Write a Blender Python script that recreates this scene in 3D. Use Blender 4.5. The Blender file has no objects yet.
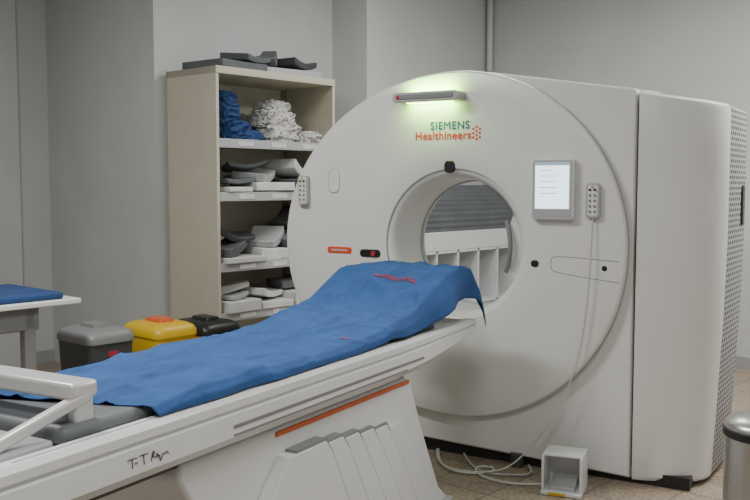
import bpy, bmesh, math, random
from mathutils import Vector, noise, Matrix
from mathutils.bvhtree import BVHTree
random.seed(3)
scene = bpy.context.scene
A42 = math.radians(42)
def plan(X, Y):
    c, s = math.cos(A42), math.sin(A42)
    return (c*X - s*Y, s*X + c*Y)

# ------------------------------------------------------------ materials
def nodes_of(name):
    m = bpy.data.materials.new(name); m.use_nodes = True
    nt = m.node_tree
    return m, nt, nt.nodes["Principled BSDF"]
def mat(name, col, rough=0.5, metal=0.0, var=0.04, scale=6.0, bump=0.0, bscale=60, emit=None, estr=0.0, coat=0.0):
    m, nt, b = nodes_of(name)
    b.inputs["Roughness"].default_value = rough
    b.inputs["Metallic"].default_value = metal
    if coat: b.inputs["Coat Weight"].default_value = coat
    tc = nt.nodes.new("ShaderNodeTexCoord")
    nz = nt.nodes.new("ShaderNodeTexNoise"); nz.inputs["Scale"].default_value = scale
    nz.inputs["Detail"].default_value = 4
    nt.links.new(tc.outputs["Object"], nz.inputs["Vector"])
    cr = nt.nodes.new("ShaderNodeValToRGB")
    cr.color_ramp.elements[0].position = 0.3; cr.color_ramp.elements[1].position = 0.7
    cr.color_ramp.elements[0].color = tuple(max(0, c*(1-var)) for c in col)+(1,)
    cr.color_ramp.elements[1].color = tuple(min(1, c*(1+var)) for c in col)+(1,)
    nt.links.new(nz.outputs["Fac"], cr.inputs["Fac"])
    nt.links.new(cr.outputs["Color"], b.inputs["Base Color"])
    if bump:
        n2 = nt.nodes.new("ShaderNodeTexNoise"); n2.inputs["Scale"].default_value = bscale
        bp = nt.nodes.new("ShaderNodeBump"); bp.inputs["Strength"].default_value = bump
        bp.inputs["Distance"].default_value = 0.01
        nt.links.new(tc.outputs["Object"], n2.inputs["Vector"])
        nt.links.new(n2.outputs["Fac"], bp.inputs["Height"])
        nt.links.new(bp.outputs["Normal"], b.inputs["Normal"])
    if emit:
        b.inputs["Emission Color"].default_value = tuple(emit)+(1,)
        b.inputs["Emission Strength"].default_value = estr
    return m

M_WALL = mat("painted_plaster", (0.545,0.56,0.56), 0.6, var=0.06, scale=1.2, bump=0.08, bscale=30)
M_CEIL = mat("ceiling_paint", (0.7,0.7,0.68), 0.8)
M_TRIM = mat("trim_grey", (0.34,0.35,0.35), 0.5)
M_WHITE = mat("gantry_plastic", (0.71,0.715,0.705), 0.34, var=0.012, scale=2)
M_WHITE2 = mat("table_plastic", (0.70,0.715,0.725), 0.34, var=0.02, scale=3)
M_LGREY = mat("light_grey_plastic", (0.40,0.41,0.415), 0.4)
M_MGREY = mat("mid_grey_plastic", (0.2,0.205,0.21), 0.45)
M_DGREY = mat("dark_grey_plastic", (0.055,0.058,0.062), 0.5)
M_BLACK = mat("black_plastic", (0.012,0.012,0.013), 0.4)
M_ORANGE = mat("orange_stripe", (0.62,0.12,0.03), 0.45)
M_TEAL = mat("teal_print", (0.0,0.13,0.16), 0.5)
M_ORPRINT = mat("orange_print", (0.70,0.07,0.015), 0.5)
M_RED = mat("red_print", (0.38,0.02,0.04), 0.7)
M_BLUE = mat("blue_surgical_cloth", (0.020,0.082,0.26), 0.88, var=0.14, scale=9, bump=0.2, bscale=120)
M_BLUED = mat("dark_blue_cloth", (0.015,0.05,0.16), 0.85, var=0.15, scale=9, bump=0.2, bscale=90)
M_PAD = mat("grey_vinyl_pad", (0.13,0.14,0.15), 0.5, bump=0.05)
M_FOAM = mat("grey_foam", (0.11,0.12,0.13), 0.75, var=0.12, bump=0.2)
M_CREAM = mat("cream_enamel", (0.53,0.505,0.405), 0.45, var=0.03)
M_STEEL = mat("brushed_steel", (0.5,0.5,0.49), 0.3, metal=0.9)
M_SILVER = mat("silver_bar", (0.6,0.6,0.6), 0.35, metal=0.3)
M_YELLOW = mat("yellow_lid", (0.62,0.40,0.01), 0.4)
M_SCREEN = mat("tablet_screen", (0.7,0.75,0.8), 0.3, emit=(0.72,0.88,1.0), estr=2.2)
M_STEXT = mat("screen_text", (0.3,0.35,0.4), 0.3, emit=(0.30,0.45,0.6), estr=0.7)
M_GREEN = mat("status_glow", (0.5,0.8,0.4), 0.4, emit=(0.62,1.0,0.30), estr=14.0)
M_CABLE = mat("white_cable", (0.55,0.55,0.52), 0.5)
M_PAPER = mat("white_trays", (0.60,0.61,0.6), 0.55, var=0.1, scale=12)

M_LINEN, nt, b = nodes_of("patterned_linen")
tc = nt.nodes.new("ShaderNodeTexCoord"); vo = nt.nodes.new("ShaderNodeTexVoronoi")
vo.inputs["Scale"].default_value = 48
nt.links.new(tc.outputs["Object"], vo.inputs["Vector"])
cr = nt.nodes.new("ShaderNodeValToRGB")
cr.color_ramp.elements[0].position = 0.26; cr.color_ramp.elements[0].color = (0.12,0.12,0.14,1)
cr.color_ramp.elements[1].position = 0.40; cr.color_ramp.elements[1].color = (0.52,0.51,0.49,1)
nt.links.new(vo.outputs["Distance"], cr.inputs["Fac"]); nt.links.new(cr.outputs["Color"], b.inputs["Base Color"])
b.inputs["Roughness"].default_value = 0.9

M_FLOOR, nt, b = nodes_of("terrazzo_tiles")
tc = nt.nodes.new("ShaderNodeTexCoord")
br = nt.nodes.new("ShaderNodeTexBrick"); br.offset = 0.0
br.inputs["Scale"].default_value = 1.0
br.inputs["Brick Width"].default_value = 0.33; br.inputs["Row Height"].default_value = 0.33
br.inputs["Mortar Size"].default_value = 0.005
br.inputs["Color1"].default_value = (0.34,0.27,0.205,1); br.inputs["Color2"].default_value = (0.29,0.235,0.18,1)
br.inputs["Mortar"].default_value = (0.15,0.12,0.095,1)
nt.links.new(tc.outputs["Object"], br.inputs["Vector"])
n1 = nt.nodes.new("ShaderNodeTexNoise"); n1.inputs["Scale"].default_value = 55; n1.inputs["Detail"].default_value = 6
nt.links.new(tc.outputs["Object"], n1.inputs["Vector"])
ct = nt.nodes.new("ShaderNodeValToRGB"); ct.color_ramp.elements[0].position=0.35; ct.color_ramp.elements[1].position=0.65
nt.links.new(n1.outputs["Fac"], ct.inputs["Fac"])
mx = nt.nodes.new("ShaderNodeMix"); mx.data_type = 'RGBA'; mx.blend_type = 'OVERLAY'; mx.inputs[0].default_value = 0.3
nt.links.new(br.outputs["Color"], mx.inputs[6]); nt.links.new(ct.outputs["Color"], mx.inputs[7])
nt.links.new(mx.outputs[2], b.inputs["Base Color"])
b.inputs["Roughness"].default_value = 0.38

M_PERF, nt, b = nodes_of("perforated_panel")
tc = nt.nodes.new("ShaderNodeTexCoord"); sx = nt.nodes.new("ShaderNodeSeparateXYZ")
nt.links.new(tc.outputs["Object"], sx.inputs[0])
def mth(op, a, bv=None):
    n = nt.nodes.new("ShaderNodeMath"); n.operation = op
    if isinstance(a, (int,float)): n.inputs[0].default_value = a
    else: nt.links.new(a, n.inputs[0])
    if bv is not None:
        if isinstance(bv, (int,float)): n.inputs[1].default_value = bv
        else: nt.links.new(bv, n.inputs[1])
    return n.outputs[0]
zz = mth('MULTIPLY', sx.outputs[2], 38.0)
row = mth('FLOOR', zz)
par = mth('MULTIPLY', mth('MODULO', row, 2.0), 0.5)
fy = mth('SUBTRACT', mth('FRACT', mth('ADD', mth('MULTIPLY', sx.outputs[1], 22.0), par)), 0.5)
fz = mth('SUBTRACT', mth('FRACT', zz), 0.5)
dd = mth('ADD', mth('MULTIPLY', fy, fy), mth('MULTIPLY', fz, fz))
hole = mth('LESS_THAN', dd, 0.12)
mx = nt.nodes.new("ShaderNodeMix"); mx.data_type = 'RGBA'
mx.inputs[6].default_value = (0.38,0.39,0.39,1); mx.inputs[7].default_value = (0.05,0.05,0.055,1)
nt.links.new(hole, mx.inputs[0]); nt.links.new(mx.outputs[2], b.inputs["Base Color"])
b.inputs["Roughness"].default_value = 0.5

# ------------------------------------------------------------ helpers
def link(o, parent=None):
    scene.collection.objects.link(o)
    if parent: o.parent = parent
    return o
def root(name, loc=(0,0,0), rz=0):
    e = bpy.data.objects.new(name, None); e.empty_display_size = 0.1
    e.location = loc; e.rotation_euler = (0,0,rz)
    return link(e)
def mobj(name, V, F, m, parent=None, smooth=True, angle=35, fm=None):
    me = bpy.data.meshes.new(name); me.from_pydata(V, [], F); me.update()
    bm = bmesh.new(); bm.from_mesh(me)
    bmesh.ops.recalc_face_normals(bm, faces=bm.faces); bm.to_mesh(me); bm.free()
    ms = m if isinstance(m, (list,tuple)) else [m]
    for x in ms: me.materials.append(x)
    if fm:
        for p, i in zip(me.polygons, fm): p.material_index = i
    if smooth:
        for p in me.polygons: p.use_smooth = True
        me.set_sharp_from_angle(angle=math.radians(angle))
    return link(bpy.data.objects.new(name, me), parent)
def box(name, lo, hi, m, parent=None, bevel=0.0, seg=3, rot=None):
    c = Vector([(a+b)/2 for a,b in zip(lo,hi)]); h = [(b-a)/2 for a,b in zip(lo,hi)]
    V = [(sx*h[0],sy*h[1],sz*h[2]) for sx in (-1,1) for sy in (-1,1) for sz in (-1,1)]
    F = [(0,1,3,2),(4,6,7,5),(0,4,5,1),(2,3,7,6),(0,2,6,4),(1,5,7,3)]
    o = mobj(name, V, F, m, parent, smooth=bevel>0)
    o.location = c
    if rot: o.rotation_euler = rot
    if bevel:
        md = o.modifiers.new("b", 'BEVEL'); md.width = bevel; md.segments = seg
    return o
def loft(rings, cap=False, closed=True):
    n = len(rings[0]); V = [p for r in rings for p in r]; F = []; rows = []
    for i in range(len(rings)-1):
        for j in range(n if closed else n-1):
            k = (j+1) % n
            F.append((i*n+j, i*n+k, (i+1)*n+k, (i+1)*n+j)); rows.append(i)
    if cap:
        F.append(tuple(range(n))); rows.append(0)
        F.append(tuple((len(rings)-1)*n+j for j in range(n))); rows.append(len(rings)-2)
    return V, F, rows
def cyl(name, p, r, h, m, parent=None, axis='z', n=40, bevel=0.0, r2=None):
    r2 = r if r2 is None else r2
    rings = []
    prof = [(0,r*0.0001),(0,r-bevel),(bevel,r),(h-bevel,r2),(h,r2-bevel),(h,r2*0.0001)] if bevel else [(0,r*0.0001),(0,r),(h,r2),(h,r2*0.0001)]
    for (t, rr) in prof:
        rg = []
        for j in range(n):
            a = 2*math.pi*j/n
            q = (rr*math.cos(a), rr*math.sin(a), t)
            if axis == 'y': q = (q[0], q[2], q[1])
            if axis == 'x': q = (q[2], q[0], q[1])
            rg.append(tuple(u+v for u,v in zip(p,q)))
        rings.append(rg)
    V,F,_ = loft(rings)
    return mobj(name, V, F, m, parent)
def tube(name, pts, r, m, parent=None, smooth=True):
    cu = bpy.data.curves.new(name, 'CURVE'); cu.dimensions = '3D'; cu.bevel_depth = r; cu.bevel_resolution = 3
    sp = cu.splines.new('NURBS' if smooth else 'POLY'); sp.points.add(len(pts)-1)
    for p, q in zip(sp.points, pts): p.co = (*q, 1)
    if smooth: sp.use_endpoint_u = True; sp.order_u = 4; sp.resolution_u = 10
    cu.use_fill_caps = True
    cu.materials.append(m)
    o = bpy.data.objects.new(name, cu); scene.collection.objects.link(o)
    bpy.context.view_layer.update()
    me = bpy.data.meshes.new_from_object(o.evaluated_get(bpy.context.evaluated_depsgraph_get()))
    bpy.data.objects.remove(o)
    for p in me.polygons: p.use_smooth = True
    if not me.materials: me.materials.append(m)
    return link(bpy.data.objects.new(name, me), parent)
def text(name, body, size, m, fn, parent=None, extrude=0.0, bold=0.0, space=1.0):
    cu = bpy.data.curves.new(name, 'FONT'); cu.body = body; cu.size = size; cu.extrude = extrude; cu.offset = bold
    cu.align_x = 'LEFT'; cu.space_character = space
    o = bpy.data.objects.new(name, cu); scene.collection.objects.link(o)
    bpy.context.view_layer.update()
    me = bpy.data.meshes.new_from_object(o.evaluated_get(bpy.context.evaluated_depsgraph_get()))
    bpy.data.objects.remove(o)
    w = max(v.co.x for v in me.vertices)
    for v in me.vertices: v.co = Vector(fn(v.co.x, v.co.y, w))
    me.materials.clear(); me.materials.append(m)
    return link(bpy.data.objects.new(name, me), parent)
def rrect(name, cx, cz, w, h, rad, y0, y1, m, parent, n=8, back=None):
    def out(w, h, rad, y):
        P = []
        for (sx, sz, a0) in ((1,1,0),(-1,1,90),(-1,-1,180),(1,-1,270)):
            for i in range(n+1):
                a = math.radians(a0+90*i/n)
                P.append((cx+sx*(w/2-rad)+rad*math.cos(a), y, cz+sz*(h/2-rad)+rad*math.sin(a)))
        return P
    e = min(0.004, rad*0.4)
    V,F,_ = loft([out(w-2*e,h-2*e,max(rad-e,0.0005),y0), out(w,h,rad,y0+e), out(w,h,rad,y1)], cap=True)
    return mobj(name, V, F, m, parent)

# ------------------------------------------------------------ room
H = 3.35
box("floor", (-7.1,-3.2,-0.1), (1.7,7.4,0.0), M_FLOOR)
box("ceiling", (-7.1,-3.2,H), (1.7,7.4,H+0.1), M_CEIL)
box("wall_left", (-7.086,-3.0,0), (-6.886,3.688,H), M_WALL)
box("wall_alcove", (-7.086,3.688,0), (-5.392,5.453,H), M_WALL)
box("wall_pier", (-7.086,5.453,0), (-5.0,7.36,H), M_WALL)
box("wall_back", (-5.0,7.164,0), (1.7,7.36,H), M_WALL)
box("wall_right", (1.5,-3.0,0), (1.7,7.164,H), M_WALL)
box("wall_rear", (-7.086,-3.2,0), (1.7,-3.0,H), M_WALL)
box("baseboard_left", (-6.886,-3.0,0), (-6.87,3.688,0.1), M_TRIM)
box("baseboard_back", (-4.9,7.148,0), (1.5,7.164,0.1), M_TRIM)
box("trim_1", (-6.886,3.05,0), (-6.80,3.40,H), M_WALL, bevel=0.005)
dp = root("drain_pipe", (-4.95,7.115,0))
cyl("pipe", (0,0,0), 0.028, H-0.01, M_WALL, dp)
for z in (0.6,1.6,2.5): cyl("clamp", (0,0,z), 0.034, 0.03, M_LGREY, dp)

# ------------------------------------------------------------ gantry
GX, GY = plan(0.432, 4.74)
GROT = math.radians(12)
G = root("ct_scanner_gantry", (GX,GY,0), GROT)
HC = 1.134
N = 192
def disc_pt(a, k=1.0, y=0.0):
    ax = 0.905 if math.cos(a) > 0 else 1.07
    return (k*ax*math.cos(a), y, HC + k*0.905*math.sin(a))
def circ(r, y): return [(r*math.cos(2*math.pi*j/N), y, HC+r*math.sin(2*math.pi*j/N)) for j in range(N)]
def disc(k, y): return [disc_pt(2*math.pi*j/N, k, y) for j in range(N)]
rings = [circ(0.342,0.30), circ(0.345,0.12), circ(0.352,0.06)]
for i in range(1,6):
    t = i/5*math.pi/2
    rings.append(circ(0.352+0.045*(1-math.cos(t)), 0.06-0.095*math.sin(t)))
nb = len(rings)
rings += [circ(0.401,-0.046), circ(0.412,-0.05)]
for k in range(1,4):
    rings.append([tuple(a*(1-k/4)+b*k/4 for a,b in zip(p,q)) for p,q in zip(circ(0.412,-0.05), disc(0.985,-0.05))])
rings += [disc(0.985,-0.05), disc(0.993,-0.047), disc(0.998,-0.040), disc(1.0,-0.030), disc(1.0,0.02)]
V,F,rows = loft(rings)
last = len(rings)-2
mobj("front_disc_cover", V, F, [M_WHITE,M_LGREY], G, fm=[1 if r in (last,nb-1) else 0 for r in rows], angle=50)
P = []
P += [(0.925,0.03),(0.925,1.89),(0.915,1.905),(0.19,2.025),(0.0,2.028)]
for i in range(1,33):
    a = math.radians(90+i*(150/32))
    P.append((1.03*math.cos(a), HC+0.893*math.sin(a)))
P += [(-0.56,0.14),(-0.5,0.085)]
D = []
for i in range(len(P)):
    a, b2 = Vector(P[i]), Vector(P[(i+1)%len(P)])
    n = max(1, int((b2-a).length/0.05))
    for k in range(n): D.append(a.lerp(b2, k/n))
def hout(k, y): return [(p.x*k, y, HC+(p.y-HC)*k) for p in D]
def hcirc(r, y):
    R = []
    for p in D:
        a = math.atan2(p.y-HC, p.x); R.append((r*math.cos(a), y, HC+r*math.sin(a)))
    return R
V,F,rows = loft([hcirc(0.7,0.012), hout(0.99,0.0), hout(0.997,0.006), hout(1.0,0.02), hout(1.0,0.78), hout(0.97,0.85),
                 hcirc(0.74,0.85), hcirc(0.36,0.31), hcirc(0.342,0.30)])
mobj("main_housing", V, F, M_WHITE, G)
def wing_ring(z, inset, full):
    base = [(0.937,0.0),(1.0,0.012),(1.08,0.035),(1.16,0.065),(1.22,0.095),(1.265,0.13),(1.295,0.175),(1.31,0.23),
            (1.322,0.45),(1.33,0.62),(1.31,0.74),(1.25,0.80),(0.937,0.80)]
    R = []
    tap = -0.05*max(0.0,(1.0-z))
    for (x,y) in base:
        f = (x-0.937)/0.393
        x2 = x + tap*f; y2 = y
        x2 = x2 - inset*(1 if x > 1.05 else 0); y2 = y2 + (inset if y < 0.3 else -inset)
        zt = z - (0.16*(x-0.93) if full else 0)
        R.append((x2,y2,zt))
    return R
rr = [wing_ring(0.025,0.01,False), wing_ring(0.045,0,False)]
for z in (0.4,0.8,1.2,1.6): rr.append(wing_ring(z,0,False))
rr += [wing_ring(1.855,0,True), wing_ring(1.88,0.006,True), wing_ring(1.895,0.02,True), wing_ring(1.902,0.05,True)]
V,F,rows = loft(rr, cap=True)
fm = []
for f in F:
    c = sum((Vector(V[i]) for i in f), Vector())/len(f)
    fm.append(1 if (c.x > 1.22 and c.y > 0.27 and c.y < 0.70 and c.z < 1.86 and len(f)==4) else 0)
mobj("side_wing", V, F, [M_WHITE,M_PERF], G, fm=fm, angle=28)
box("seam_core", (0.91,0.03,0.08),(0.95,0.7,1.84), M_BLACK, G)
box("floor_plinth", (-0.45,0.04,0.0),(1.2,0.72,0.06), M_BLACK, G)
for x in (-0.3,0.35): cyl("levelling_foot", (x,0.0,0), 0.035, 0.07, M_DGREY, G)
YF = -0.05
VZ = 1.905
rrect("status_visor", -0.12, VZ, 0.38, 0.05, 0.022, YF-0.10, YF+0.0, M_LGREY, G)
rrect("visor_front", -0.12, VZ, 0.33, 0.026, 0.012, YF-0.104, YF-0.098, M_MGREY, G)
cyl("visor_button", (-0.275,YF-0.107,VZ), 0.010, 0.005, M_RED, G, axis='y')
box("glow_strip_upper", (-0.25,YF-0.022,VZ+0.025),(0.01,YF-0.006,VZ+0.028), M_GREEN, G)
box("glow_strip_lower", (-0.25,YF-0.05,VZ-0.028),(0.01,YF-0.008,VZ-0.025), M_GREEN, G)
for nm,z,en in (("status_led_upper",VZ+0.034,2.6),("status_led_lower",VZ-0.034,1.2)):
    ld=bpy.data.lights.new(nm,'AREA'); ld.shape='RECTANGLE'; ld.size=0.26; ld.size_y=0.02; ld.energy=en; ld.color=(0.50,1.0,0.14)
    lo=bpy.data.objects.new(nm,ld); lo.location=(-0.12,YF-0.05,z)
    d = Vector((0,0.6,0.8 if z>VZ else -0.8)); lo.rotation_euler = d.to_track_quat('-Z','Y').to_euler()
    link(lo,G)
def face(x0,z0,k=0): return lambda x,y,w: (x0+x, YF-0.001-0.0003*k, z0+y)
for k,(ddx,ddz) in enumerate([(0,0),(0.0024,0),(0.0012,0.0016),(0.0012,-0.0016)]):
    text("logo_line_upper", "SIEMENS", 0.056, M_TEAL, face(-0.135+ddx,1.740+ddz,k), G, space=1.10)
    text("logo_line_lower", "Healthineers", 0.060, M_ORPRINT, face(-0.225+ddx,1.688+ddz,k), G, space=1.05)
V=[];F=[]
for (dx,dz) in [(0,0),(0.02,0.012),(0.02,-0.012),(0.04,0),(0,0.024),(0,-0.024),(0.04,0.024),(0.04,-0.024),(0.02,0.036),(0.02,-0.034)]:
    b0=len(V)
    for j in range(10):
        a=2*math.pi*j/10; V.append((0.112+dx*0.9+0.007*math.cos(a), YF-0.001, 1.715+dz*0.9+0.007*math.sin(a)))
    F.append(tuple(range(b0,b0+10)))
mobj("logo_dots", V, F, M_ORPRINT, G, smooth=False)
rrect("tablet", 0.548, 1.43, 0.215, 0.295, 0.018, YF-0.04, YF, M_WHITE2, G)
rrect("tablet_bezel", 0.548, 1.43, 0.205, 0.285, 0.014, YF-0.042, YF-0.038, M_LGREY, G)
box("tablet_display", (0.463,YF-0.0445,1.335),(0.633,YF-0.0425,1.558), M_SCREEN, G)
for i in range(5):
    box("screen_text_row", (0.480,YF-0.0455,1.52-i*0.028),(0.480+random.uniform(0.05,0.12),YF-0.0447,1.5235-i*0.028), M_STEXT, G)
box("screen_header_bar", (0.463,YF-0.0455,1.545),(0.633,YF-0.0447,1.558), M_STEXT, G)
def controller(x, z):
    rrect("controller_body", x, z, 0.068, 0.17, 0.02, YF-0.03, YF, M_LGREY, G)
    rrect("controller_keypad", x, z, 0.052, 0.15, 0.012, YF-0.032, YF-0.029, M_WHITE2, G)
    for i in range(5):
        for j in range(2):
            cyl("key", (x-0.012+0.024*j, YF-0.037, z+0.052-i*0.026), 0.006, 0.006, M_MGREY if i else M_BLACK, G, axis='y', n=14)
    cyl("key_accent", (x, YF-0.038, z+0.066), 0.006, 0.006, M_YELLOW, G, axis='y', n=14)
controller(0.745, 1.375); controller(-0.93, 1.42)
rrect("speaker_outline", -0.735, 1.47, 0.078, 0.138, 0.037, YF-0.002, YF+0.0, M_LGREY, G)
rrect("speaker_plate", -0.735, 1.47, 0.07, 0.13, 0.034, YF-0.006, YF+0.0, M_WHITE2, G)
rrect("orange_label", -0.70, 1.085, 0.16, 0.038, 0.014, YF-0.004, YF, M_ORPRINT, G)
rrect("orange_label_core", -0.70, 1.085, 0.11, 0.012, 0.005, YF-0.006, YF-0.003, M_LGREY, G)
rrect("emergency_stop_bezel", -0.50, 1.075, 0.13, 0.042, 0.020, YF-0.008, YF, M_BLACK, G)
cyl("emergency_stop_knob", (-0.475,YF-0.016,1.075), 0.014, 0.010, M_RED, G, axis='y', n=20)
rrect("bore_sensor_dot", 0.45, 1.06, 0.04, 0.034, 0.016, YF-0.008, YF, M_BLACK, G)
rrect("bore_camera", -0.02, 1.545, 0.06, 0.065, 0.025, YF-0.010, YF+0.004, M_BLACK, G)
rrect("service_key", 0.80, 1.05, 0.026, 0.026, 0.011, YF-0.004, YF, M_BLACK, G)
rrect("bore_lower_sensor", 0.02, 0.69, 0.05, 0.03, 0.013, YF-0.006, YF+0.004, M_BLACK, G)
gp = [(0.87,1.085),(0.62,1.10),(0.545,1.10),(0.535,1.09),(0.532,1.065),(0.535,1.035),(0.545,1.025),(0.62,1.01),(0.87,0.985)]
tube("hatch_groove", [(x,YF+0.0002,z) for x,z in gp], 0.0018, M_MGREY, G)
ro=[]
for i in range(25):
    a=math.radians(30-i*2.5); bow=math.sin(math.pi*i/24)
    r0=0.352; r1=0.352-0.05*min(1,bow*2.2)
    ro.append([(r0*math.cos(a),0.04,HC+r0*math.sin(a)),(r1*math.cos(a),0.03,HC+r1*math.sin(a)),(r1*math.cos(a),0.075,HC+r1*math.sin(a)),(r0*math.cos(a),0.085,HC+r0*math.sin(a))])
V,F,_=loft(ro,cap=True); mobj("bore_side_grip",V,F,M_WHITE2,G)
tube("bore_handle", [(0.300*math.cos(math.radians(a)),0.02-0.02*math.sin(math.pi*(26-a)/52),HC+0.300*math.sin(math.radians(a))) for a in range(26,-27,-4)], 0.012, M_MGREY, G)
V,F,_ = loft([circ(0.344,0.25), circ(0.336,0.252), circ(0.336,0.275), circ(0.344,0.277)])
mobj("bore_ring", V, F, M_LGREY, G)
tube("controller_cable", [(0.745,YF-0.02,1.29),(0.742,YF-0.04,1.1),(0.73,YF-0.03,0.85),(0.68,YF-0.03,0.55),(0.58,YF-0.04,0.30),(0.45,YF-0.08,0.12),(0.35,-0.2,0.012),(0.12,-0.26,0.01),(-0.02,-0.2,0.01),(-0.1,-0.02,0.03)], 0.0038, M_CABLE, G)
rrect("side_handset", 0,0,0.07,0.2,0.02,0,0.03,M_BLACK,G).matrix_basis = Matrix.Translation((1.335,0.55,1.35)) @ Matrix.Rotation(math.radians(90),4,'Z')
def gl(x,y,z):
    c,s=math.cos(GROT),math.sin(GROT); return (GX+c*x-s*y, GY+s*x+c*y, z)
tube("floor_cable", [gl(-0.1,0.0,0.02),gl(0.0,-0.22,0.01),(gl(0.15,-0.30,0.01)),gl(0.3,-0.2,0.01),gl(0.28,-0.1,0.012),gl(0.15,-0.15,0.012),gl(0.3,-0.33,0.01),gl(0.5,-0.30,0.01),gl(0.60,-0.24,0.02)], 0.006, M_CABLE)
tube("floor_cable.001", [gl(0.05,0.0,0.02),gl(0.12,-0.1,0.01),gl(0.25,-0.25,0.01),gl(0.4,-0.17,0.01),gl(0.5,-0.12,0.01),gl(0.42,-0.02,0.02)], 0.006, M_LGREY)

FS = root("foot_switch", gl(0.68,-0.24,0), GROT+math.radians(8))
box("base_plate", (-0.095,-0.10,0),(0.095,0.09,0.02), M_WHITE2, FS, bevel=0.006)
box("side_left", (-0.095,-0.08,0.02),(-0.083,0.09,0.18), M_WHITE2, FS, bevel=0.003)
box("side_right", (0.083,-0.08,0.02),(0.095,0.09,0.18), M_WHITE2, FS, bevel=0.003)
box("hood", (-0.095,-0.06,0.175),(0.095,0.09,0.188), M_WHITE2, FS, bevel=0.005)
box("back", (-0.09,0.078,0.02),(0.09,0.09,0.18), M_WHITE2, FS)
box("pedal", (-0.06,-0.07,0.03),(0.06,0.06,0.05), M_LGREY, FS, bevel=0.006, rot=(math.radians(14),0,0))
box("warning_label", (-0.06,-0.103,0.004),(0.02,-0.1005,0.017), M_YELLOW, FS)

# ------------------------------------------------------------ patient table
T = root("patient_table", (GX,GY,0), GROT)
sec = [(-0.24,0.80),(-0.262,0.822),(-0.300,0.822),(-0.315,0.808),(-0.315,0.785),(-0.306,0.781),(-0.306,0.773),(-0.315,0.768),(-0.315,0.70),(-0.29,0.672)]
sec = sec + [(-x,z) for x,z in reversed(sec)]
def tring(y, k, w=1.0):
    return [(x*w, y, 0.822-(0.822-z)*k) for x,z in sec]
rings = [tring(-3.25,0.9,0.96), tring(-3.22,1,1.0), tring(-3.0,1), tring(-2.0,1), tring(-1.2,1.0), tring(-0.95,0.9), tring(-0.7,0.68), tring(-0.5,0.5), tring(-0.46,0.42,0.99), tring(-0.445,0.3,0.97)]
V,F,_ = loft(rings, cap=True)
mobj("table_top", V, F, M_WHITE2, T, angle=25)
for sg in (-1,1):
    box("side_slot", (sg*0.3155-0.002,-2.25,0.726),(sg*0.3155+0.002,-1.0,0.737), M_MGREY, T, bevel=0.0015)
    box("side_slot_lower", (sg*0.3155-0.002,-2.25,0.703),(sg*0.3155+0.002,-1.15,0.709), M_MGREY, T)
    box("top_rail_groove", (sg*0.285-0.003,-3.0,0.8215),(sg*0.285+0.003,-0.6,0.8235), M_LGREY, T)
box("mattress", (-0.245,-2.82,0.802),(0.245,-0.75,0.850), M_PAD, T, bevel=0.02)
pr = [(-1.25,0.84),(-1.0,0.885),(-0.8,0.965),(-0.62,1.018),(-0.48,1.022),(-0.45,1.00),(-0.46,0.95),(-0.6,0.85),(-0.8,0.825),(-1.2,0.82)]
V,F,_ = loft([[(x,y,z-0.014) for y,z in pr] for x in (-0.19,0.19)], cap=True)
o = mobj("head_rest", V, F, M_PAD, T); md=o.modifiers.new("b",'BEVEL'); md.width=0.012; md.segments=3
box("chassis", (-0.23,-2.9,0.632),(0.23,-1.02,0.69), M_DGREY, T, bevel=0.01)
pp = [(-2.42,0.60),(-2.40,0.645),(-1.02,0.645),(-0.985,0.62),(-0.90,0.42),(-0.74,0.10),(-0.66,0.03),(-0.65,0.0),(-2.15,0.0),(-2.2,0.2),(-2.32,0.45)]
def hw(z): return 0.245+0.02*(1-z/0.64)
V,F,_ = loft([[(-hw(z),y,z) for y,z in pp],[(hw(z),y,z) for y,z in pp]], cap=True)
o = mobj("pedestal", V, F, M_WHITE2, T); md=o.modifiers.new("b",'BEVEL'); md.width=0.015; md.segments=3
for sg in (-1,1):
    box("orange_stripe", (sg*0.2475-0.004,-1.95,0.616),(sg*0.2475+0.004,-1.01,0.634), M_ORANGE, T, bevel=0.003)
    for i in range(6):
        y0 = -1.30-0.125*(5-i)
        th = 0.005+0.010*(5-i)
        zt = 0.555-0.016*i
        def outline(e):
            return [(y0-0.06,0.36),(y0+0.03,zt+e),(y0+0.20+e,zt+e),(y0+0.24+e,zt-0.05),(y0+0.34+e,0.30),(y0+0.47+e,0.06),(y0+0.48+e,0.02),(y0+0.16,0.02),(y0+0.06,0.16)]
        yy = outline(0)
        if i==0: yy[0]=(y0-0.16,0.40); yy[1]=(y0-0.02,zt)
        V,F,_ = loft([[(sg*(hw(z)-0.01),y,z) for y,z in yy],[(sg*(hw(z)+th),y,z) for y,z in yy]], cap=True)
        o = mobj("telescopic_plate", V, F, M_WHITE2, T); md=o.modifiers.new("b",'BEVEL'); md.width=0.002; md.segments=2
        yy = outline(0.009)
        V,F,_ = loft([[(sg*(hw(z)-0.01),y,z) for y,z in yy],[(sg*(hw(z)+th-0.006),y,z) for y,z in yy]], cap=True)
        mobj("plate_shadow_gap", V, F, M_MGREY, T, smooth=False)  # grey slab behind each plate, its colour standing in for the shadow gap
box("pedestal_skirt", (-0.29,-2.2,0.0),(0.29,-0.64,0.03), M_LGREY, T, bevel=0.01)
box("foot_bar_flat", (-0.26,-2.775,0.905),(0.225,-2.685,0.95), M_SILVER, T, bevel=0.012)
box("foot_bar_arm_right", (0.195,-3.02,0.86),(0.225,-2.70,0.89), M_SILVER, T, bevel=0.008, rot=(math.radians(14),0,0))
box("foot_bar_arm_left", (-0.26,-3.02,0.86),(-0.23,-2.70,0.89), M_SILVER, T, bevel=0.008, rot=(math.radians(14),0,0))
box("foot_bar_cross", (-0.26,-3.04,0.828),(0.225,-2.99,0.85), M_SILVER, T, bevel=0.008)
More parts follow.
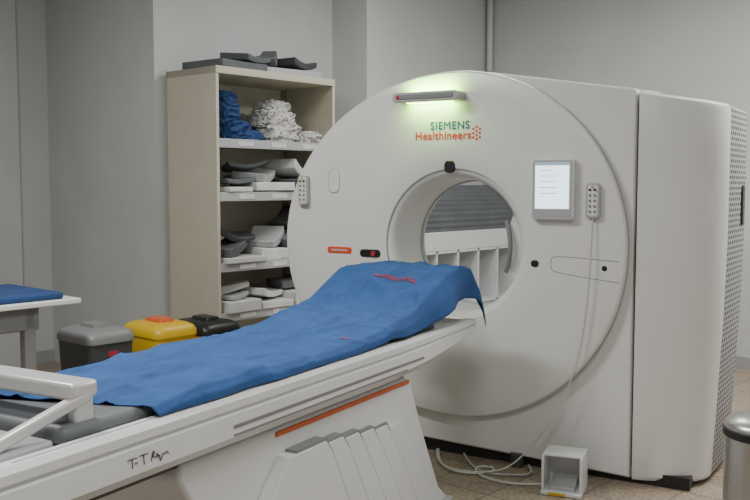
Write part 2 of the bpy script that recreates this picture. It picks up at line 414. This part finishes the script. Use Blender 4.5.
box("foot_plate", (-0.22,-3.2,0.803),(0.235,-2.84,0.828), M_LGREY, T, bevel=0.01)
box("foot_bar_post_r", (0.19,-2.76,0.82),(0.222,-2.70,0.925), M_SILVER, T, bevel=0.006)
box("foot_bar_post_l", (-0.255,-2.76,0.82),(-0.225,-2.70,0.925), M_SILVER, T, bevel=0.006)
def pen(pts, nm): tube(nm, [(0.3165, -2.68+0.001*a, 0.722+0.001*b_) for a,b_ in pts], 0.0012, M_BLACK, T)
pen([(0,22),(18,24),(34,22)],"pen_note"); pen([(17,24),(16,10),(18,-2)],"pen_note")
pen([(24,8),(30,10),(36,8)],"pen_note"); pen([(42,24),(60,25),(74,24)],"pen_note"); pen([(58,24),(57,10),(60,-2)],"pen_note")
pen([(86,0),(88,22),(98,28),(96,12),(84,10),(96,10),(104,2),(112,14),(104,16),(108,2),(118,14),(116,-12),(124,-4),(128,14),(136,2),(144,16),(150,4)],"pen_note")

# ------------------------------------------------------------ bed sheet
prf = [(-2.64,0.856),(-2.5,0.874),(-2.0,0.878),(-1.5,0.880),(-1.25,0.895),(-1.0,0.945),(-0.8,1.025),(-0.65,1.066),(-0.52,1.074),(-0.45,1.066),(-0.41,1.03),(-0.392,0.97),(-0.385,0.93)]
def cr1(p0,p1,p2,p3,t):
    return 0.5*((2*p1)+(-p0+p2)*t+(2*p0-5*p1+4*p2-p3)*t*t+(-p0+3*p1-3*p2+p3)*t**3)
def sheet_prof(t):
    n=len(prf)-1; f=t*n; i=min(int(f),n-1); u=f-i
    g=lambda k: prf[max(0,min(n,k))]
    return (cr1(g(i-1)[0],g(i)[0],g(i+1)[0],g(i+2)[0],u), cr1(g(i-1)[1],g(i)[1],g(i+1)[1],g(i+2)[1],u))
def ridge(x, k=1.0): return (1-min(1,abs(x)*k))**2
def sheet_pt(t, v):
    y,z = sheet_prof(t)
    head = min(1,max(0,(y+1.35)/0.7)); head = head*head*(3-2*head)
    a = abs(v); sg = 1 if v>=0 else -1
    flat = min(a/0.82,1.0); hang = max(0,(a-0.82)/0.18)
    x = 0.275*flat + 0.022*min(1,hang*2)+0.012*head*hang
    zz = z - (0.045+0.10*head)*hang - 0.008*flat**4
    X = x*sg
    w = noise.noise(Vector((X*3.2+y, y*2.0, 3.1)))*0.012
    w += 0.014*ridge(noise.noise(Vector((X*3.8+y*1.1, y*1.7-X*2.0, 7.7))),4.0)
    w += 0.009*ridge(noise.noise(Vector((X*7.0-y*1.6, y*3.2+X*3, 17.7))),4.6)
    w += 0.004*ridge(noise.noise(Vector((X*14+y*4, y*5-X*6, 27.7))),4.0)
    w += 0.0015*noise.noise(Vector((X*22,y*14,1.0)))
    w -= 0.004
    for c in (-2.1,-1.62,-1.12): w += 0.0045*max(0,1-abs(y-c+0.03*X)/0.025)
    w += 0.005*max(0,1-abs(X-0.02)/0.018)
    w *= 1.0 - 0.6*hang
    zz += w
    if y<-1.2: zz = max(zz, 0.828 if a>0.8 else 0.853)
    y += 0.014*noise.noise(Vector((v*3, 2.2, y)))
    x += 0.014*noise.noise(Vector((y*6, sg*4.0, 0.3)))*hang + 0.02*math.sin(y*14)*hang*head
    if y<-1.2: y += 0.10*v*(-y-1.2)/1.3
    return (x*sg, y, zz)
NT, NV = 320, 110
V=[]; F=[]
for i in range(NT+1):
    for j in range(NV+1):
        V.append(sheet_pt(i/NT, -1+2*j/NV))
for i in range(NT):
    for j in range(NV):
        a=i*(NV+1)+j; F.append((a,a+1,a+NV+2,a+NV+1))
sh = mobj("bed_sheet", V, F, M_BLUE, None, angle=80)
sh.location=(GX,GY,0); sh.rotation_euler=(0,0,GROT)
md=sh.modifiers.new("s",'SOLIDIFY'); md.thickness=0.003; md.offset=0
bvh = BVHTree.FromPolygons([Vector(v) for v in V], F)
def on_sheet(x, y):
    h = bvh.ray_cast(Vector((x,y,2.0)), Vector((0,0,-1)))
    return h[0].z+0.0055 if h[0] else 0.9
def sheet_text(nm, body, size, x0, y0, slope):
    for k in range(3):
        text(nm, body, size, M_RED, lambda x,y,w:(x0+x+0.0014*k, y0+y*1.35-x*slope, on_sheet(x0+x+0.0014*k, y0+y*1.35-x*slope)+0.0003*k), sh, space=1.12)
sheet_text("sheet_print","RADIOLOGIA",0.034,-0.05,-0.80,0.14)
sheet_text("sheet_print_small","UCI",0.026,0.215,-1.50,0.1)

# ------------------------------------------------------------ storage cabinet
CX0, CX1, CY0, CY1, CH = -5.36, -4.80, 3.76, 4.88, 2.24
CB = root("open_shelf_cabinet", (0,0,0))
box("side_near", (CX0,CY0,0),(CX1,CY0+0.025,CH), M_CREAM, CB, bevel=0.003)
box("side_far", (CX0,CY1-0.025,0),(CX1,CY1,CH), M_CREAM, CB, bevel=0.003)
box("back_panel", (CX0,CY0,0),(CX0+0.015,CY1,CH), M_CREAM, CB)
box("top_panel", (CX0,CY0,CH-0.05),(CX1+0.005,CY1,CH), M_CREAM, CB, bevel=0.003)
box("kick_plate", (CX0,CY0,0),(CX1-0.02,CY1,0.10), M_CREAM, CB)
shelves=[0.14,0.56,0.90,1.38,1.74]
for z in shelves:
    box("shelf", (CX0,CY0+0.02,z-0.02),(CX1-0.01,CY1-0.02,z), M_CREAM, CB)
    box("shelf_lip", (CX1-0.025,CY0+0.025,z-0.04),(CX1-0.008,CY1-0.025,z+0.022), M_LGREY, CB, bevel=0.003)
    for y in (3.95,4.25,4.55): box("label_holder", (CX1-0.009,y,z-0.025),(CX1-0.004,y+0.14,z+0.008), M_PAPER, CB)
for y in (CY0+0.03, CY1-0.055):
    box("slotted_upright", (CX0+0.02,y,0.1),(CX0+0.045,y+0.025,CH-0.05), M_STEEL, CB)
def lumps(name, items, m):
    V=[];F=[]
    for (c,s,seed) in items:
        b0=len(V); nu,nv=110,64
        for i in range(nv+1):
            th=math.pi*i/nv
            for j in range(nu):
                ph=2*math.pi*j/nu
                d=Vector((math.sin(th)*math.cos(ph),math.sin(th)*math.sin(ph),math.cos(th)))
                q=Vector((d.x*s[0],d.y*s[1],d.z*s[2]))
                wq=q+0.05*Vector((noise.noise(q*7+Vector((seed,1,0))),noise.noise(q*7+Vector((0,seed,5))),noise.noise(q*7+Vector((9,0,seed)))))
                k=1+0.28*noise.noise(q*6+Vector((seed,0,0)))
                k+=0.20*ridge(noise.noise(Vector((wq.x*10,wq.y*10,wq.z*26))+Vector((0,seed,0))),3.0)-0.06
                k+=0.10*ridge(noise.noise(Vector((wq.x*34,wq.y*20,wq.z*24))+Vector((seed,seed,0))),3.0)
                sq=lambda u:(abs(u)**0.7)*(1 if u>0 else -1)
                p=Vector((sq(d.x)*s[0],sq(d.y)*s[1],sq(d.z)*s[2]))*k
                p.z=max(p.z,-s[2]*0.75)
                V.append((c[0]+p.x,c[1]+p.y,c[2]+s[2]*0.75+p.z+0.002))
        for i in range(nv):
            for j in range(nu):
                F.append((b0+i*nu+j,b0+i*nu+(j+1)%nu,b0+(i+1)*nu+(j+1)%nu,b0+(i+1)*nu+j))
    return mobj(name,V,F,m,None,angle=75)
xm=-5.05
lumps("blue_linen_pile", [((xm+0.04,3.98,1.74),(0.17,0.14,0.10),1.0),((xm+0.10,4.08,1.74),(0.12,0.12,0.05),5.0),((xm+0.0,3.97,1.86),(0.16,0.12,0.10),9.0),((xm+0.02,3.95,1.99),(0.12,0.10,0.06),19.0)], M_BLUED)
lumps("patterned_linen_pile", [((xm+0.06,4.44,1.74),(0.16,0.15,0.09),2.0),((xm+0.09,4.68,1.74),(0.14,0.12,0.06),6.0),((xm+0.02,4.44,1.86),(0.14,0.16,0.08),8.0),((xm+0.02,4.47,1.96),(0.11,0.12,0.06),28.0)], M_LINEN)
def slabs(name, items, mats):
    V=[];F=[];fm=[]
    for (c,s,r,mi) in items:
        R=Matrix.Rotation(r[2],3,'Z')@Matrix.Rotation(r[1],3,'Y')@Matrix.Rotation(r[0],3,'X')
        b0=len(V); n=8; tw=s[4] if len(s)>4 else 1.0
        for k in range(n+1):
            t=-1+2*k/n; bow=s[3]*(t*t); wd=1-(1-tw)*(t+1)/2
            for (sx,sz) in ((-1,-1),(1,-1),(1,1),(-1,1)):
                q=R@Vector((sx*s[0]/2*wd,t*s[1]/2,sz*s[2]/2*wd+bow)); V.append((c[0]+q.x,c[1]+q.y,c[2]+q.z))
        for k in range(n):
            for e in range(4):
                a=b0+k*4+e; b_=b0+k*4+(e+1)%4
                F.append((a,b_,b_+4,a+4)); fm.append(mi)
        F.append((b0,b0+1,b0+2,b0+3)); fm.append(mi)
        e0=b0+n*4; F.append((e0,e0+1,e0+2,e0+3)); fm.append(mi)
    o=mobj(name,V,F,mats,None,angle=35,fm=fm)
    md=o.modifiers.new("b",'BEVEL'); md.width=0.006; md.segments=2; md.limit_method='ANGLE'
    return o
MM=[M_FOAM,M_PAPER,M_DGREY,M_LGREY]
slabs("foam_positioning_pads", [
  ((xm,4.04,CH+0.030),(0.40,0.44,0.05,0.004),(0,0,0.1),0),
  ((xm+0.03,4.26,CH+0.098),(0.26,0.40,0.045,0.03,0.6),(0.10,0.1,0.2),0),
  ((xm,4.56,CH+0.028),(0.36,0.50,0.045,0.0),(0,0,-0.1),3),
  ((xm-0.02,4.44,CH+0.115),(0.22,0.20,0.06,0.03,0.5),(0.5,0,0.5),0),
  ((xm+0.02,4.66,CH+0.085),(0.30,0.30,0.05,0.03,0.8),(0,0,0.15),2)], MM)
slabs("immobilisation_trays", [
  ((xm+0.08,3.96,1.42),(0.34,0.22,0.035,0.0),(0,0,0.05),1),
  ((xm+0.05,4.02,1.475),(0.30,0.36,0.03,0.02),(0.08,0,0.2),0),
  ((xm+0.08,4.30,1.44),(0.34,0.34,0.06,0.0),(0,0,-0.08),1),
  ((xm+0.06,4.26,1.505),(0.26,0.26,0.06,0.025,0.7),(0.15,0.1,0.4),3),
  ((xm+0.04,4.18,1.57),(0.20,0.30,0.035,0.03,0.6),(0.1,-0.2,-0.4),0),
  ((xm+0.05,4.62,1.45),(0.36,0.26,0.09,0.0),(0,0,0.1),0),
  ((xm+0.05,4.60,1.54),(0.28,0.28,0.07,0.03,0.7),(-0.3,0,0.2),1)], MM)
slabs("positioning_aids", [
  ((xm+0.08,4.00,0.935),(0.36,0.36,0.04,0.0),(0,0,0.05),1),
  ((xm+0.06,3.98,1.005),(0.30,0.34,0.07,0.02,0.6),(0.25,0,0.3),0),
  ((xm+0.02,4.05,1.09),(0.24,0.30,0.05,0.05,0.7),(-0.3,0.2,-0.3),2),
  ((xm+0.08,4.32,0.96),(0.34,0.24,0.09,0.0,0.8),(0,0,-0.2),1),
  ((xm+0.05,4.34,1.05),(0.24,0.26,0.05,0.03),(0.4,0,0.5),3),
  ((xm+0.08,4.62,0.97),(0.36,0.30,0.11,0.0),(0,0,0.1),0),
  ((xm+0.04,4.60,1.10),(0.30,0.36,0.09,0.02,0.7),(0.45,0.2,0.1),0),
  ((xm+0.04,4.58,1.21),(0.22,0.24,0.04,0.02,0.6),(0.6,0,0.4),2)], MM)
slabs("paper_supplies", [
  ((xm+0.09,3.98,0.615),(0.34,0.30,0.08,0.0),(0,0,0.06),1),
  ((xm+0.09,3.96,0.675),(0.24,0.20,0.03,0.01),(0.1,0,0.3),3),
  ((xm+0.08,4.02,0.735),(0.18,0.22,0.06,0.0,0.6),(0.2,0,-0.5),1),
  ((xm+0.10,4.30,0.60),(0.32,0.28,0.05,0.0),(0,0,-0.05),1),
  ((xm+0.08,4.28,0.665),(0.26,0.30,0.05,0.02,0.7),(-0.1,0,0.25),1),
  ((xm+0.09,4.62,0.625),(0.34,0.34,0.10,0.0),(0,0,0.04),1),
  ((xm+0.06,4.60,0.73),(0.24,0.30,0.06,0.02,0.8),(0.2,0,-0.2),0)], MM)

# ------------------------------------------------------------ waste bins
def bin_(x,y,h,body,lid,w=0.30,dp=0.38,rz=0.0,knob=None,label=True):
    e=root("pedal_bin",(x,y,0),rz)
    def rr_(w,d,z,r=0.05,n=6):
        P=[]
        for (sx,sy,a0) in ((1,1,0),(-1,1,90),(-1,-1,180),(1,-1,270)):
            for i in range(n+1):
                a=math.radians(a0+90*i/n); P.append((sx*(w/2-r)+r*math.cos(a),sy*(d/2-r)+r*math.sin(a),z))
        return P
    V,F,_=loft([rr_(dp*0.8,w*0.8,0.0),rr_(dp*0.82,w*0.82,0.02),rr_(dp*0.96,w*0.96,h-0.07)],cap=True)
    mobj("bucket",V,F,body,e)
    V,F,_=loft([rr_(dp,w,h-0.075),rr_(dp,w,h-0.045),rr_(dp*0.93,w*0.92,h-0.02),rr_(dp*0.8,w*0.75,h-0.005),rr_(dp*0.5,w*0.4,h)],cap=True)
    mobj("lid",V,F,lid,e)
    V,F,_=loft([rr_(dp*0.45,w*0.35,h-0.004,0.02),rr_(dp*0.42,w*0.32,h+0.018,0.02)],cap=True)
    mobj("lid_handle",V,F,lid if knob is None else knob,e)
    if label: box("front_label",(dp*0.46,-0.03,h-0.15),(dp*0.48,0.03,h-0.12),M_RED,e,bevel=0.003)
    box("pedal",(dp*0.38,-0.05,0.0),(dp*0.38+0.07,0.05,0.02),M_BLACK,e,bevel=0.004)
bin_(-4.50,2.66,0.665,M_DGREY,M_MGREY)
bin_(-4.45,3.05,0.655,M_YELLOW,M_YELLOW,knob=M_ORANGE)
bin_(-4.50,3.42,0.62,M_YELLOW,M_BLACK,label=False)

# ------------------------------------------------------------ exam bench
B = root("examination_bench", (0,0,0))
bx0,bx1,by0,by1=-4.86,-4.22,0.35,2.42
box("frame", (bx0,by0,0.84),(bx1,by1,0.868), M_WHITE2, B, bevel=0.006)
box("vinyl_top", (bx0+0.03,by0+0.03,0.868),(bx1-0.03,by1-0.08,0.905), M_BLUED, B, bevel=0.014)
for x in (bx0+0.06,bx1-0.12):
    for y in (by0+0.1,by1-0.28):
        box("leg",(x,y,0),(x+0.06,y+0.06,0.84),M_MGREY,B,bevel=0.008)
box("cross_bar",(bx0+0.06,by0+0.12,0.25),(bx0+0.10,by1-0.25,0.29),M_MGREY,B)
box("under_drawer",(bx0+0.04,by1-0.75,0.72),(bx1-0.06,by1-0.2,0.84),M_MGREY,B,bevel=0.01)

# ------------------------------------------------------------ shelving behind the gantry
S = root("cubby_shelf", (0,0,0))
sx0,sx1,sy0,sy1,szt=-4.98,-4.58,5.55,7.04,1.06
box("back",(sx0,sy0,0),(sx0+0.015,sy1,szt),M_WHITE2,S)
for i in range(6):
    y=sy0+(sy1-sy0-0.02)*i/5
    box("upright",(sx0,y,0),(sx1,y+0.02,szt-0.16),M_WHITE2,S)
for z in (0.03,0.42,szt-0.18):
    box("shelf",(sx0,sy0,z),(sx1,sy1,z+0.02),M_WHITE2,S)
box("top_drawer",(sx0,sy0,szt-0.16),(sx1,sy1,szt),M_WHITE2,S,bevel=0.006)
V=[];F=[];n=96
for i in range(n+1):
    t=i/n; a=math.pi*t
    r=0.20+0.003*(1 if i%4<2 else -1)
    for y in (sy0+0.02,sy1-0.03):
        V.append((-4.775-0.9*r*math.cos(a), y, szt+0.004+r*1.9*math.sin(a)))
for i in range(n): F.append((2*i,2*i+1,2*i+3,2*i+2))
F.append(tuple(2*i for i in range(n+1))); F.append(tuple(2*i+1 for i in range(n+1)))
mobj("ribbed_dust_cover",V,F,M_FOAM,None,angle=20)

# ------------------------------------------------------------ steel dustbin
dx,dy=plan(1.33,3.0)
DB=root("steel_pedal_bin",(dx,dy,0))
cyl("barrel",(0,0,0.02),0.135,0.60,M_STEEL,DB,bevel=0.006)
cyl("base_ring",(0,0,0),0.14,0.03,M_BLACK,DB)
cyl("rim",(0,0,0.60),0.142,0.03,M_BLACK,DB,bevel=0.004)
rgs=[]
for i in range(9):
    a=i/8*math.pi/2
    rgs.append([(0.138*math.cos(a)*math.cos(2*math.pi*j/40)+1e-5*j,0.138*math.cos(a)*math.sin(2*math.pi*j/40),0.63+0.055*math.sin(a)) for j in range(40)])
V,F,_=loft(rgs); mobj("domed_lid",V,F,M_STEEL,DB)
box("pedal",(-0.03,-0.19,0.0),(0.03,-0.12,0.02),M_BLACK,DB)

WP=root("wall_switch",(-6.886,2.55,1.98))
box("plate",(0,-0.04,-0.06),(0.012,0.04,0.06),M_WHITE2,WP,bevel=0.004)
box("rocker",(0.012,-0.02,-0.03),(0.02,0.02,0.03),M_BLACK,WP,bevel=0.003)

# ------------------------------------------------------------ lights
def lamp(name,x,y,e,sx=1.2,sy=0.3,col=(1.0,0.99,0.96)):
    r=root(name,(x,y,H))
    box("housing",(-sx/2-0.03,-sy/2-0.03,-0.05),(sx/2+0.03,sy/2+0.03,0),M_WHITE2,r)
    ld=bpy.data.lights.new(name+"_light",'AREA'); ld.shape='RECTANGLE'; ld.size=sx; ld.size_y=sy; ld.energy=e; ld.color=col
    lo=bpy.data.objects.new("tube_light",ld); lo.location=(0,0,-0.06); link(lo,r)
lamp("ceiling_light",-3.4,1.4,90)
lamp("ceiling_light.001",-0.6,0.4,62)
lamp("ceiling_light.002",-0.8,5.4,130)
lamp("ceiling_light.003",-3.4,4.8,38)
w=bpy.data.worlds.new("World"); scene.world=w; w.use_nodes=True
w.node_tree.nodes["Background"].inputs[0].default_value=(0.6,0.65,0.7,1)
w.node_tree.nodes["Background"].inputs[1].default_value=0.2

cd=bpy.data.cameras.new("camera"); cd.sensor_width=36; cd.lens=43.2; cd.clip_end=60
co=bpy.data.objects.new("camera",cd); scene.collection.objects.link(co)
co.location=(0,0,1.45); co.rotation_euler=(math.radians(90-4.13),0,A42)
scene.camera=co
